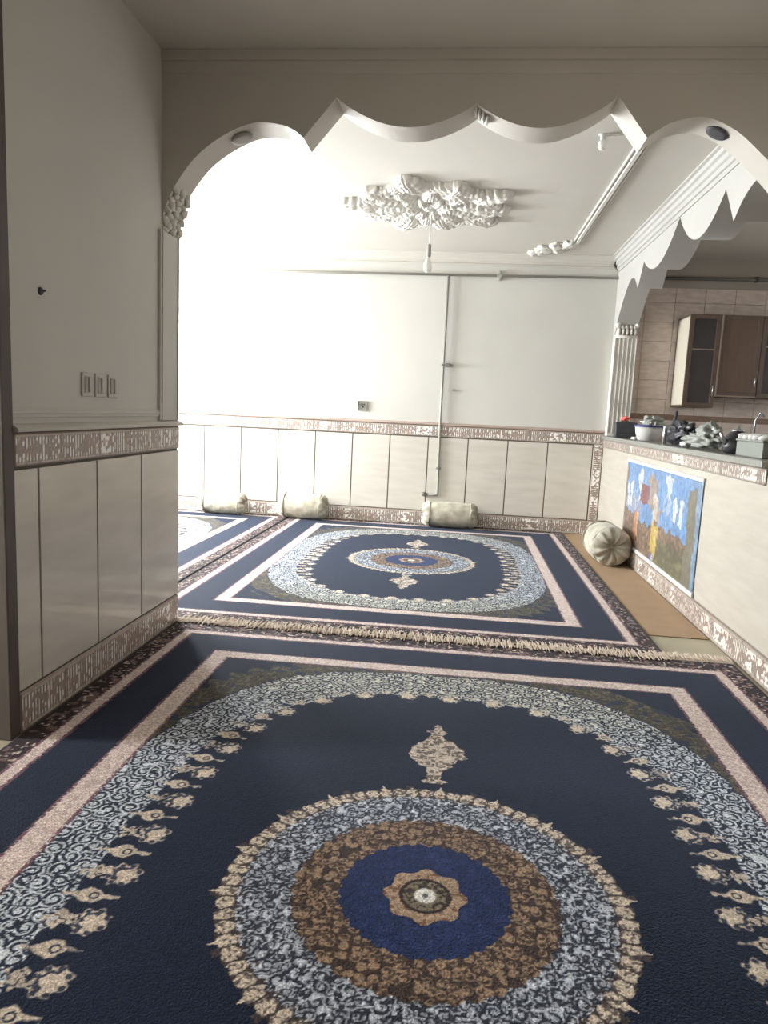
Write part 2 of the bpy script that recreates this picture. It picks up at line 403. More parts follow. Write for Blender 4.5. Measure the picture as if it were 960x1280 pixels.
# stepped cornice along kitchen beam and far wall
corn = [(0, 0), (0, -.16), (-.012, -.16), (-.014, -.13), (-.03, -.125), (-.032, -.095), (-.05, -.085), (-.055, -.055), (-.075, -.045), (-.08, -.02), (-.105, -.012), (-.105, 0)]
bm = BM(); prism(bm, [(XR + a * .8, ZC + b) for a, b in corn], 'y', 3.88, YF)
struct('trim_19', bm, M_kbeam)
corn2 = [(0, 0), (0, -.125), (-.015, -.125), (-.015, -.11), (-.006, -.10), (-.006, -.075), (-.03, -.06), (-.05, -.05), (-.055, -.02), (-.07, -.012), (-.07, 0)]
bm = BM(); prism(bm, [(YF + a, ZC + b) for a, b in corn2], 'x', -4.95, XR - .05)
struct('trim_22', bm, M_ceil)

# ------------------------------------------------------------------ fluted column and capitals
col = thing('fluted_column', 'white fluted half column with carved capital at the far end of the kitchen counter', 'column', (1.65, 7.98, 1.09))
poly = []
x0, x1 = -.108, .115
nfl = 5
front = []
for i in range(nfl * 12 + 1):
    t = i / (nfl * 12); x = x0 + .006 + (x1 - x0 - .012) * t
    d = abs(math.sin(PI * nfl * t)) ** .6
    front.append((x, -.05 + .022 * d))
poly = [(x0, .065), (x0, -.05)] + front + [(x1, -.05), (x1, .065)]
obj('shaft', prism(BM(), poly, 'z', 0.03, 1.02), M_plaster, col)
obj('base', boxes((x0 - .004, x1 + .01, -.062, .065, 0, .03)), M_plaster, col, bevel=.004)
bm = BM(); box(bm, x0, x1, -.055, .065, 1.02, 1.05); box(bm, x0 + .01, x1 - .01, -.03, .065, 1.05, 1.17)
for k in range(5):
    cx = x0 + .03 + k * .042
    blob(bm, (cx, -.045, 1.09), (.018, .03, .045), k, .25, 3, 2); blob(bm, (cx - .012, -.06, 1.135), (.02, .028, .022), k + 9, .3, 3, 2)
for s in (x0 + .015, x1 - .015): blob(bm, (s, -.06, 1.15), (.03, .035, .03), s * 30, .3, 3, 2)
obj('capital', bm, M_plaster, col, smooth=True)

def corbel(name, label, loc, sx):
    """stack of scrolls where an arch springs from the wall"""
    bm = BM()
    for k in range(9):
        t = k / 8
        for q in range(3):
            blob(bm, (sx * (.004 + .055 * t * t + .006 * ((k + q) % 2)), -.09 + .078 * q + .02 * (k % 2), -.04 + .20 * t), (.017, .034, .017 + .006 * (k % 3)), k * 3 + q + loc[0], .5, 4, 2)
    o = obj(name, bm, M_beam, None, True); o.location = loc
    return tag(o, label, 'corbel')
corbel('plaster_corbel', 'carved plaster corbel where the big scalloped arch springs from the left wall', (XL, 3.80, 2.15), 1)
corbel('plaster_corbel', 'carved plaster corbel where the big scalloped arch springs from the right wall', (XR, 3.80, 2.17), -1)

# plaster leaf scrap at the centre notch of the beam
bm = BM()
for k in range(4): blob(bm, (.018 * k, 0, -.014 * k), (.010, .05, .026), k, .3, 3, 2)
o = obj('plaster_leaf', bm, M_plaster, None, True); o.location = (-.02, 3.76, 2.71)
tag(o, 'small white plaster leaf set in the middle notch of the scalloped beam', 'ornament')

# recessed spotlights in the arch soffits
def spot(label, loc, tilt):
    t = thing('recessed_spotlight', label, 'spotlight', loc); t.rotation_euler = (0, tilt, 0)
    bm = BM(); lathe(bm, [(.030, -.006), (.052, -.006), (.056, 0), (.052, .012), (.030, .012)], 28)
    obj('ring', bm, M_dark if 'right' in label else M_pipe, t, True)
    obj('lens', lathe(BM(), [(.006, .002), (.02, .0), (.034, .004), (.034, .01)], 24), M_lens, t, True)
spot('round recessed spotlight under the left arch of the scalloped beam', (-1.19, 3.78, 2.583), -.36)
spot('dark round recessed spotlight under the right arch of the scalloped beam', (1.12, 3.78, 2.628), .42)
for o in C.objects:
    if o.name.startswith('recessed_spotlight'): o.location.z -= .006

# ------------------------------------------------------------------ ceiling rose
def rose():
    n = 300; R = .80
    xs_ = np.linspace(-R, R, n); X, Y = np.meshgrid(xs_, xs_, indexing='ij')
    H = np.full(X.shape, -1.0)
    def leaf(cx, cy, ang, L, W_, h, seed):
        dx, dy = X - cx, Y - cy; a = dx * math.cos(ang) + dy * math.sin(ang); b = -dx * math.sin(ang) + dy * math.cos(ang)
        t = a / L
        wv = W_ * (1 + .22 * np.cos(t * 19 + seed)) * (1 - .15 * t)
        d = (t) ** 2 + (b / wv) ** 2
        z = np.where(d < 1, h * np.clip(1 - d, 0, 1) ** .8, -1)
        z = np.where(d < 1, z * (.66 + .34 * np.abs(np.cos(b / wv * 5))) + .022 * sstep(.1, .8, t) - .015 * np.exp(-(b / .008) ** 2), -1)
        return z
    for k in range(10):
        a = 2 * PI * k / 10 + .1; r = .47 + .09 * (k % 2)
        H = np.maximum(H, leaf(r * math.cos(a), r * math.sin(a), a, .20, .115, .07, k))
        a2 = a + .31
        H = np.maximum(H, leaf(.50 * math.cos(a2), .50 * math.sin(a2), a2 + .9, .12, .07, .055, k + 3))
        H = np.maximum(H, leaf(.49 * math.cos(a2 - .05), .49 * math.sin(a2 - .05), a2 - .9, .11, .06, .05, k + 3))
        H = np.maximum(H, leaf(.33 * math.cos(a2), .33 * math.sin(a2), a2, .15, .075, .075, k + 5))
        H = np.maximum(H, leaf(.18 * math.cos(a), .18 * math.sin(a), a, .11, .045, .085, k + 8))
    rr = np.hypot(X, Y)
    H = np.maximum(H, np.where(rr < .40, .008 + .012 * vnoise(X / .02, Y / .02, 5), -1))
    H = np.maximum(H, np.where(rr < .07, .05 * np.sqrt(np.clip(1 - (rr / .07) ** 2, 0, 1)), -1))
    H = np.where(H > 0, H + .012 * (vnoise(X / .022 + 90, Y / .022 + 90, 8) - .5) + .006, H)
    me = bpy.data.meshes.new('ceiling_rose')
    idx = -np.ones((n, n), int); keep = H > 0
    # faces where any corner is raised; grounded corners close the rim
    f = keep[:-1, :-1] | keep[1:, :-1] | keep[1:, 1:] | keep[:-1, 1:]
    use = np.zeros((n, n), bool)
    use[:-1, :-1] |= f; use[1:, :-1] |= f; use[1:, 1:] |= f; use[:-1, 1:] |= f
    idx[use] = np.arange(use.sum())
    Z = np.where(keep, -H, 0.0)
    P = np.stack([X[use], Y[use], Z[use]], -1)
    ii, jj = np.nonzero(f)
    q = np.stack([idx[ii, jj], idx[ii, jj + 1], idx[ii + 1, jj + 1], idx[ii + 1, jj]], -1)
    me.vertices.add(len(P)); me.vertices.foreach_set('co', P.reshape(-1).astype(np.float32))
    me.loops.add(q.size); me.loops.foreach_set('vertex_index', q.reshape(-1).astype(np.int32))
    me.polygons.add(len(q)); me.polygons.foreach_set('loop_start', np.arange(0, q.size, 4, dtype=np.int32))
    me.update(calc_edges=True)
    o = link('ceiling_rose', me, M_plaster, None, True); o.location = (-.37, 6.25, ZC)
    tag(o, 'large white carved plaster ceiling rose of curling leaves', 'ceiling rose')
rose()
# pendant
pd = thing('pendant_bulb', 'bare white bulb hanging on a thin cord below the carved ceiling rose', 'light bulb', (-.355, 6.25, 2.41))
obj('cord', tube(BM(), [(0.0, 0, .22), (.002, 0, .35), (0, 0, .46)], .004, 8), M_white, pd)
obj('socket', lathe(BM(), [(.010, .225), (.017, .215), (.019, .13), (.016, .12)], 20), M_pipe, pd, True)
obj('bulb', lathe(BM(), [(.014, .135), (.018, .11), (.032, .07), (.036, .045), (.031, .02), (.016, .004), (.004, 0)], 24, c=(-.004, 0, -.005)), M_bulb, pd, True)
pb = thing('ceiling_bulb', 'small round white bulb on the ceiling just behind the right notch of the beam', 'light bulb', (.745, 4.72, 2.89))
obj('bulb', lathe(BM(), [(.004, -.03), (.02, -.025), (.030, -.005), (.026, .018), (.014, .03)], 20), M_bulb, pb, True)
obj('socket', lathe(BM(), [(.014, .03), (.018, .032), (.018, .058), (.03, .06)], 20), M_white, pb, True)
obj('wire', tube(BM(), [(.02, 0, .052), (.10, -.02, .050), (.17, -.02, .056)], .004, 6), M_white, pb)

# ceiling moulding strips with corner scrolls
struct('trim_23', boxes((.965, .98, 4.0, 7.44, ZC - .014, ZC), (.992, 1.022, 4.0, 7.44, ZC - .024, ZC), (1.034, 1.049, 4.0, 7.44, ZC - .014, ZC)), M_plaster, bevel=.003)
bm = BM()
for (x, y, a, b, r) in ((.93, 7.50, .10, .03, -.5), (.84, 7.58, .09, .04, -.9), (.86, 7.72, .10, .03, -1.0), (.74, 7.70, .09, .035, -1.1), (.70, 7.82, .10, .03, -.9), (.64, 7.90, .07, .03, -1.0), (.97, 7.47, .05, .035, -.4)):
    b2 = BM(); blob(b2, (0, 0, 0), (a * 1.35, b * 1.9, .035), x * 9, .45, 4, 3)
    bmesh.ops.rotate(b2, verts=b2.verts, cent=(0, 0, 0), matrix=Matrix.Rotation(r + PI / 2 + .6, 3, 'Z'))
    bmesh.ops.translate(b2, verts=b2.verts, vec=(x, y, ZC - .012))
    me = bpy.data.meshes.new('t'); b2.to_mesh(me); b2.free(); bm.from_mesh(me); bpy.data.meshes.remove(me)
o = obj('ceiling_scroll', bm, M_plaster, None, True)
tag(o, 'white plaster leaf scroll at the far end of the ceiling moulding strips', 'ornament')

# ------------------------------------------------------------------ rugs
RW, RL = 3.04, 4.24
def rug_fn(U, V):
    u = U - RW / 2; v = V - RL / 2; au, av = np.abs(u), np.abs(v); r = np.hypot(u, v); th = np.arctan2(v, u)
    navy = np.array([20, 29, 50.]); navy2 = np.array([24, 31, 48.]); cream = np.array([206, 190, 182.]); white = np.array([206, 212, 218.])
    brown = np.array([58, 46, 42.]); beige = np.array([204, 190, 172.]); tan = np.array([150, 126, 102.]); blue = np.array([28, 42, 82.])
    col = np.ones(U.shape + (3,)) * navy
    col = col * (1 - .10 * vnoise(U / .25, V / .25, 1)[..., None])
    def put(mask, c):
        nonlocal col
        k = np.clip(mask, 0, 1)[..., None]; col = col * (1 - k) + np.asarray(c, float) * k
    wob = .02 * (vnoise(U / .05, V / .05, 2) - .5)
    def super_r(a, b, n): return ((au / a) ** n + (av / b) ** n + 1e-9) ** (1 / n)
    h = U[1, 0] - U[0, 0]
    def dist(a, b, n):
        f = super_r(a, b, n); gx, gy = np.gradient(f, h, V[0, 1] - V[0, 0]); return (f - 1) / (np.hypot(gx, gy) + 1e-6)
    d_out = dist(1.075, 1.585, 2.9); d_in = dist(.75, 1.28, 3.0)
    infield = (au < 1.06) & (av < 1.60)
    # olive floral band behind the oval
    ob = sstep(.0, .01, d_out + wob) * sstep(.17, .15, d_out + wob * 2 + .03 * np.sin((u + v) * 40)) * infield
    put(ob, [62, 56, 46]); fl = np.abs(vnoise(U / .018, V / .018, 21) - .5) < .10
    put(ob * fl, [96, 88, 66]); put(ob * (vnoise(U / .03, V / .03, 22) > .74), [40, 46, 64])
    # filigree band
    side = np.clip(au / .75, 0, 1) ** 2 * sstep(1.25, .6, av)
    edge_in = .045 + .085 * side
    ang = np.arctan2(v / 1.28, u / .75)
    band = sstep(-.004, .004, d_in - edge_in + .028 * (vnoise(U / .04, V / .04, 4) - .5)) * sstep(.004, -.004, d_out + wob) * infield
    put(band, [34, 41, 56])
    def cells(X_, Y_, c, seed):
        rs = np.random.RandomState(seed); G = rs.rand(3, 512, 512)
        xi = np.floor(X_ / c).astype(int); yi = np.floor(Y_ / c).astype(int)
        best = np.full(X_.shape, 9.); bx = np.zeros(X_.shape); by = np.zeros(X_.shape); br_ = np.zeros(X_.shape)
        for i in (-1, 0, 1):
            for j in (-1, 0, 1):
                a, b = (xi + i) % 512, (yi + j) % 512
                cx = (xi + i + .15 + .7 * G[0][a, b]) * c; cy = (yi + j + .15 + .7 * G[1][a, b]) * c
                d = np.hypot(X_ - cx, Y_ - cy); m = d < best
                best = np.where(m, d, best); bx = np.where(m, X_ - cx, bx); by = np.where(m, Y_ - cy, by); br_ = np.where(m, G[2][a, b], br_)
        return best, np.arctan2(by, bx), br_
    def scrolls(c, pitch, seed):
        """curling tendrils: one spiral per jittered cell, left or right handed"""
        d, t_, q = cells(U + .006 * vnoise(U / .02, V / .02, seed), V, c, seed)
        sg = np.where(q > .5, 1, -1); f = (d / pitch - sg * t_ / (2 * PI) + q * 7) % 1
        line = sstep(.25, .16, np.abs(f - .5)) * (d > pitch * .35)
        leaf = (d < pitch * .45)
        return np.clip(line * (vnoise(U / .011, V / .011, seed + 1) > .24) + leaf, 0, 1)
    sc = .021; wx = U + .012 * (vnoise(U / .03, V / .03, 11) - .5); wy = V + .012 * (vnoise(U / .03, V / .03, 12) - .5)
    n1 = vnoise(wx / sc, wy / sc, 6); n2 = vnoise(wx / (sc * .75) + 40, wy / (sc * .75) + 11, 7)
    lines = np.maximum(scrolls(.052, .0165, 101), .9 * sstep(.04, .015, np.abs(n2 - .5)))
    warm = sstep(.9, 1.5, av)[..., None]
    fcol = white * (1 - warm) + np.array([206, 204, 190.]) * warm
    put(band * lines * .95, fcol); put(band * (vnoise(U / .03, V / .03, 9) > .87), fcol)
    # florets round the inner edge, alternating large and small
    t = np.linspace(0, 2 * PI, 4001); ct, st = np.cos(t), np.sin(t)
    px = .75 * np.sign(ct) * np.abs(ct) ** (2 / 3); py = 1.28 * np.sign(st) * np.abs(st) ** (2 / 3)
    L = np.concatenate([[0], np.cumsum(np.hypot(np.diff(px), np.diff(py)))]); tot = L[-1]; ns = 38
    for k in range(ns * 2):
        s = (k + .5) / (ns * 2) * tot; i = np.searchsorted(L, s); i = min(i, 3999)
        x, y = px[i], py[i]; tx, ty = px[i + 1] - px[i], py[i + 1] - py[i]; q = math.hypot(tx, ty); nx, ny = ty / q, -tx / q
        sd = min(1, abs(x) / .75) ** 2 * float(sstep(1.25, .6, np.array(abs(y))))
        ci, cj = (x + RW / 2) / h, (y + RL / 2) / (V[0, 1] - V[0, 0]); w_ = 60
        a0, a1 = max(0, int(ci) - w_), min(U.shape[0], int(ci) + w_); b0, b1 = max(0, int(cj) - w_), min(U.shape[1], int(cj) + w_)
        uu, vv = u[a0:a1, b0:b1], v[a0:a1, b0:b1]; sub = col[a0:a1, b0:b1]
        a = (uu - x) * nx + (vv - y) * ny; b = (uu - x) * (-ny) + (vv - y) * nx
        nn = vnoise(uu / .012 + 70, vv / .012 + 70, k + 30) - .5
        if k % 2 == 0:
            rr = np.hypot((a - .040), b); an = np.arctan2(b, a - .045)
            m = sstep(.047, .040, rr + .0045 * np.cos(an * 8) + nn * .010)
            m2 = sstep(.026, .02, np.hypot((a - .112) * .8, b) + nn * .035) * (np.abs(nn) > .06) * (.3 + .7 * sd)
            hole = np.maximum(sstep(.007, .004, np.abs(rr - .026 + nn * .012)) * (an > -2.2) * (an < 1.4), sstep(.009, .006, np.hypot(rr - .038, (an * 8 / (2 * PI) % 1 - .5) * .028))) * .8
            m = np.maximum(m * (1 - hole), m2 * .9)
            c = beige
        else:
            m = sstep(.004, -.004, np.abs(b) - (.0055 + .022 * sstep(.045, .075, a) * sstep(.135, .09, a)) + nn * .012) * (a > .008 + .03 * (1 - sd)) * (a < .05 + .08 * sd + .03) * (1 - .8 * (np.abs(np.hypot(a - .075, b) - .011) < .003))
            c = beige - 8
        sub[:] = sub * (1 - m[..., None]) + c * m[..., None]
    # medallion
    lob = np.abs(np.sin(th * 24)); lob2 = np.abs(np.sin(th * 24 + .6)) ** 3
    med = r < (.528 + .006 * lob + .008 * (vnoise(U / .01, V / .01, 50) - .5) + .02 * (np.abs(np.sin(th * 8 + .4)) > .985))
    put(med, [50, 54, 64])
    ringo = med & (r > .474 + .012 * np.cos(th * 60)); put(ringo, [66, 58, 56])
    pa = (th / (2 * PI) * 72) % 1 - .5; pk = np.floor(th / (2 * PI) * 72)
    big = (pk % 2 == 0); pr_ = np.hypot((r - .508) / np.where(big, .025, .030), pa / np.where(big, .50, .42) + .5 * (vnoise(U / .01, V / .01, 75) - .5))
    put(ringo * sstep(1.08, .9, pr_) * (1 - .7 * (vnoise(U / .007, V / .007, 76) > .62)), beige)
    put((r > .52) * (r < .556) * (np.abs(pa) < .10 * (1 - (r - .52) / .036) * 2) * (~big) * (pk % 4 == 1), beige)
    mf = med & (r < .482)
    n3 = vnoise(wx / .009, wy / .009, 52); n4 = vnoise(U / .011 + 33, V / .011 + 5, 53)
    put(mf * np.maximum(scrolls(.034, .0125, 140) * .8, sstep(.66, .74, n4)) * sstep(.25, .45, n3 + .1), [196, 202, 212])
    br = r < (.338 + .012 * np.abs(np.sin(th * 20)))
    put(br, [68, 54, 46]); cd, ct_, cq = cells(U, V, .026, 54); crs = sstep(.0145, .0115, cd + .004 * (vnoise(U / .007, V / .007, 55) - .5)) * (1 - .85 * sstep(.005, .003, np.abs(cd - .003 - .004 * cq)) * (cq > .35) * (ct_ * np.where(cq > .6, 1, -1) > -1.2))
    put(br * crs * (cq > .06), tan - 18 * cq[..., None] if False else tan); put(br * (vnoise(U / .008, V / .008, 56) > .78) * .6, [44, 34, 30])
    bl = r < (.215 + .009 * np.abs(np.sin(th * 16)) + .008 * (vnoise(U / .015, V / .015, 57) - .5))
    put(bl, blue); put(bl * (vnoise(U / .02, V / .02, 58) > .72) * .35, [52, 66, 116])
    tr = r < (.102 + .008 * np.cos(th * 8)); put(tr, tan + 14); put(tr * (vnoise(U / .012, V / .012, 59) > .68) * .8, [110, 76, 52])
    put(r < .068, [52, 40, 34]); put(r < .058, [124, 112, 92]); put((r < .058) & (vnoise(U / .008, V / .008, 60) > .6), [60, 52, 44]); put(sstep(.032, .026, r), [222, 220, 212]); put(sstep(.009, .006, r), [90, 90, 92])
    # tree shaped finials above and below the medallion
    y = av - .575
    wdt = np.interp(y, [0, .015, .03, .10, .14, .20, .27, .33, .37, .40, .415, .45, .47], [.035, .045, .022, .03, .06, .112, .09, .045, .02, .04, .015, .018, 0], left=0, right=0)
    nz = vnoise(U / .014, V / .014, 61)
    fin = (y > 0) & (y < .47) & (au < wdt * (1 + .45 * (vnoise(U / .02, V / .02, 62) - .5)))
    put(fin, [112, 102, 92]); put(fin * sstep(.18, .12, np.abs(nz - .5)), [196, 182, 166]); put(fin * (vnoise(U / .02 + 9, V / .02, 63) > .66), [196, 184, 170])
    # stripes
    def stripe(mask, cA, cw, edges):
        put(mask, cA)
        for e in edges: put(e * 1., [108, 70, 76])
    su, sv = RW / 2 - au, RL / 2 - av            # distance from the long and short edges
    rin = np.maximum(au - 1.145, av - 1.695); rout = np.maximum(au - 1.415, av - 1.985)
    def ring(d, w_):
        m = (d < 0) & (d > -w_); put(m, cream); put(m * (vnoise(U / .012, V / .012, 70) > .62) * .5, [186, 164, 156])
        put((((d < .008) & (d > -.007)) | ((d < -w_ + .007) & (d > -w_ - .008))) & (vnoise(U / .006, V / .006, 71) > .35), [112, 78, 86])
    ring(rin, .088); 
    outer = rout > 0
    put(outer, [44, 31, 28])
    fl = sstep(.62, .70, vnoise(U / .022, V / .022, 73)); put(outer * fl, [112, 90, 84]); fl = sstep(.78, .86, vnoise(U / .013, V / .013, 74)); put(outer * fl, [198, 180, 166])
    put(outer & ((su < .014) | (sv < .014)), [46, 36, 34])
    ring(rout, .056)
    n9 = vnoise(U / .006, V / .006, 80)
    return col * (.86 + .28 * n9[..., None])
rugA = painted_grid('rug', (-RW / 2, -RL / 2, .012), (1, 0, 0), (0, 1, 0), RW, RL, .0033, rug_fn, M_rug, skirt=.0115)
rugA.location = (-.02, 1.72, 0)
tag(rugA, 'nearest navy floral rug with round medallion filling the foreground', 'rug')
def fringe(parent, y, sgn):
    bm = BM(); rnd = random.Random(5)
    n = 520
    for k in range(n):
        x = -RW / 2 + RW * (k + .5) / n; L = .075 + rnd.random() * .05; dx = (rnd.random() - .5) * .05; z = .006 + rnd.random() * .010
        y0 = y - sgn * .004
        w_ = .0028
        pts = [(x, y0, .010), (x + dx * .4, y0 + sgn * L * .3, .0145 + z * .25), (x + dx, y0 + sgn * L, .0135 + z * .25)]
        tube(bm, pts, w_, 5)
    return obj('fringe', bm, M_fringe, parent)
fa = fringe(rugA, RL / 2, 1); fb = fringe(rugA, -RL / 2, -1)
def rug_copy(loc, label):
    r = rugA.copy(); C.objects.link(r); r.location = loc; r['label'] = label; r.scale = (1, .968, 1)
    f = fb.copy(); C.objects.link(f); f.parent = r
    return r
rug_copy((-.35, 5.96, 0), 'navy floral medallion rug in the middle of the far room, short of the counter')
rug_copy((-3.40, 5.96, 0), 'navy floral rug partly hidden behind the left wall, by the window side')
for o in C.objects:
    if o.name.startswith('rug'): o['group'] = 'matching navy medallion rugs'

o = obj('floor_mat', boxes((1.165, 1.523, 4.29, 8.0, 0.0005, .006)), M_mat, bevel=.002)
tag(o, 'plain tan brown mat strip between the middle rug and the kitchen half wall', 'mat')

# ------------------------------------------------------------------ bolsters
def bolster(label, loc, rz, L, R, seed, group='round bolster cushions'):
    t = thing('bolster_cushion', label, 'bolster', loc, rz, group)
    prof = []
    n = 30
    for i in range(n + 1):
        s = i / n; x = -L / 2 + L * s
        e = min(s, 1 - s) * L
        rr = R * (.93 + .07 * math.sin(PI * s)) if e > .035 else R * .93 * math.sqrt(max(0, 1 - ((.035 - e) / .035) ** 2) * .12 + .88)
        prof.append((rr, x))
    fn = lambda a, s: 1 + .05 * mnoise.noise(Vector((math.cos(a) * 2 + seed, math.sin(a) * 2, s * 5))) + .03 * mnoise.noise(Vector((math.cos(a) * 5, math.sin(a) * 5 + seed, s * 11)))
    bm = lathe(BM(), prof, 48, 'x', (0, 0, R), fn)
    for v in bm.verts:
        if v.co.z < .008: v.co.z = .008 + (v.co.z - .008) * .1
    obj('body', bm, M_cush, t, True)
    for s in (-1, 1):
        pr = [(R * .955, 0), (R * .97, .012), (R * .90, .035), (R * .68, .058), (R * .38, .062), (R * .14, .046), (R * .05, .040)]
        gf = lambda a, q: 1 + .045 * math.sin(q * PI) * math.cos(a * 11 + seed) + .02 * math.cos(a * 5)
        bm = lathe(BM(), [(a, s * (b + L / 2 - .012)) for a, b in pr], 66, 'x', (0, 0, R), gf)
        for v in bm.verts:
            rr = math.hypot(v.co.y, v.co.z - R) / R; an = math.atan2(v.co.z - R, v.co.y)
            v.co.x += s * (.014 * math.cos(an * 11 + seed) + .008 * math.cos(an * 5 + seed * 2) + .006 * math.cos(an * 22)) * math.sin(PI * min(1, rr))
            if rr < .2: v.co.x -= s * .022
            if v.co.z < .008: v.co.z = .008
        e = obj('gathered_end', bm, M_cush, t, True)
        obj('button', lathe(BM(), [(.004, s * (L / 2 + .018)), (.016, s * (L / 2 + .016)), (.016, s * (L / 2 + .008)), (.012, s * (L / 2 + .0))], 14, 'x', (0, 0, R)), M_cush, e, True)
    for s in (-1, 1):
        bm = BM(); pts = [(s * (L / 2 - .012), math.cos(a) * R * .965, R + math.sin(a) * R * .965) for a in [2 * PI * k / 40 for k in range(41)]]
        for i, p in enumerate(pts):
            if p[2] < .01: pts[i] = (p[0], p[1], .01)
        obj('piping', tube(bm, pts, .006, 6, False), M_cush, t, True)
    return t
bolster('overexposed pale bolster cushion nearest the left, against the far wall', (-2.62, 7.86, .012), -.04, .42, .125, 1)
bolster('crumpled cream bolster cushion where two rugs meet, against the far wall', (-1.70, 7.86, .012), -.03, .43, .142, 2)
bolster('cream bolster cushion below the wall pipe, rightmost along the far wall', (-.07, 7.86, .012), .03, .47, .140, 3)
bolster('fat greenish cream bolster seen end on, leaning by the kitchen half wall', (1.340, 6.50, .006), PI / 2 + .03, .42, .172, 4)

# ------------------------------------------------------------------ wall fittings
pipe = thing('gas_pipe', 'thin grey pipe running along the top of the far wall and down to the tiles', 'pipe', (0, YF - .002, 0))
obj('horizontal_run', tube(BM(), [(-4.9, -.03, 2.685), (XR, -.03, 2.728)], .013, 12), M_pipe, pipe, True)
obj('drop_pipe', tube(BM(), [(-.232, -.03, 2.71), (-.235, -.03, 1.2), (-.222, -.034, .37), (-.224, -.034, .352), (-.245, -.034, .345), (-.375, -.034, .345)], .014, 12), M_pipe, pipe, True)
obj('tee_fitting', boxes((.285, .34, -.05, 0, 2.705, 2.735), (.30, .325, -.045, 0, 2.67, 2.77)), M_pipe, pipe, bevel=.005)
bm = boxes((-.255, -.13, -.05, 0, 1.757, 1.78), (-.215, -.16, -.055, 0, 1.75, 1.788))
obj('bracket', bm, M_grey, pipe, bevel=.004)
obj('clip', boxes((-.25, -.20, -.05, 0, .63, .655)), M_grey, pipe, bevel=.004)
obj('valve', lathe(BM(), [(.01, -.39), (.024, -.388), (.024, -.36), (.016, -.355), (.016, -.33)], 14, 'x', (0, -.034, .345)), M_grey, pipe, True)
t = thing('wall_hook', 'small grey bracket stub on the far wall just right of the pipe', 'hook', (-.09, YF, 1.505))
obj('plate', boxes((-.03, .012, -.012, 0, -.012, .012)), M_pipe, t, bevel=.003); obj('peg', tube(BM(), [(.0, -.01, 0), (.03, -.03, -.006)], .006, 8), M_pipe, t)
t = thing('junction_box', 'open square electrical box on the bright far wall left of the pipe', 'electrical box', (-1.108, YF, 1.29))
obj('frame', boxes((-.055, .055, -.02, 0, .045, .055), (-.055, .055, -.02, 0, -.055, -.045), (-.055, -.045, -.02, 0, -.045, .045), (.045, .055, -.02, 0, -.045, .045)), M_pipe, t, bevel=.002)
obj('back_plate', boxes((-.045, .045, -.006, 0, -.045, .045)), M_pipe, t)
obj('terminal', tube(BM(), [(-.02, -.008, .02), (.0, -.03, .0), (.015, -.02, -.02)], .008, 8), M_dark, t)
obj('wire', tube(BM(), [(.02, -.008, .025), (.03, -.028, .01), (.0, -.03, .02)], .004, 6), M_dark, t)

# three switch boxes on the left wall
for k, (y, nm) in enumerate(((2.915, 'nearest the doorway'), (3.025, 'in the middle'), (3.14, 'nearest the arch'))):
    t = thing('wall_switch', 'white wall switch %s of the row of three on the left wall' % nm, 'switch', (XL, y, 1.30), 0, 'three wall switches on the left wall')
    obj('plate', boxes((0, .008, -.042, .042, -.05, .05)), M_wall, t, bevel=.003)
    obj('recess', boxes((.008, .012, -.028, -.004, -.035, .035)), mat('switch_shadow_grey', rgb(176, 172, 164), .6), t, bevel=.002)
    obj('rocker', boxes((.008, .016, .002, .028, -.032, .032)), M_wall, t, bevel=.002)
t = thing('wall_nail', 'dark nail plug high on the left wall', 'nail', (XL, 2.592, 1.626))
obj('plug', lathe(BM(), [(.004, .010), (.012, .008), (.015, .002), (.015, 0)], 14, 'x'), M_dark, t, True)
obj('nail', tube(BM(), [(.012, 0, 0), (.022, 0, .002)], .004, 6), M_dark, t)

# ------------------------------------------------------------------ kitchen counter, poster
o = obj('worktop', boxes((1.505, 1.80, 3.795, 8.03, 1.05, 1.088)), M_counter, bevel=.006)
tag(o, 'grey green stone worktop on the kitchen half wall', 'worktop')

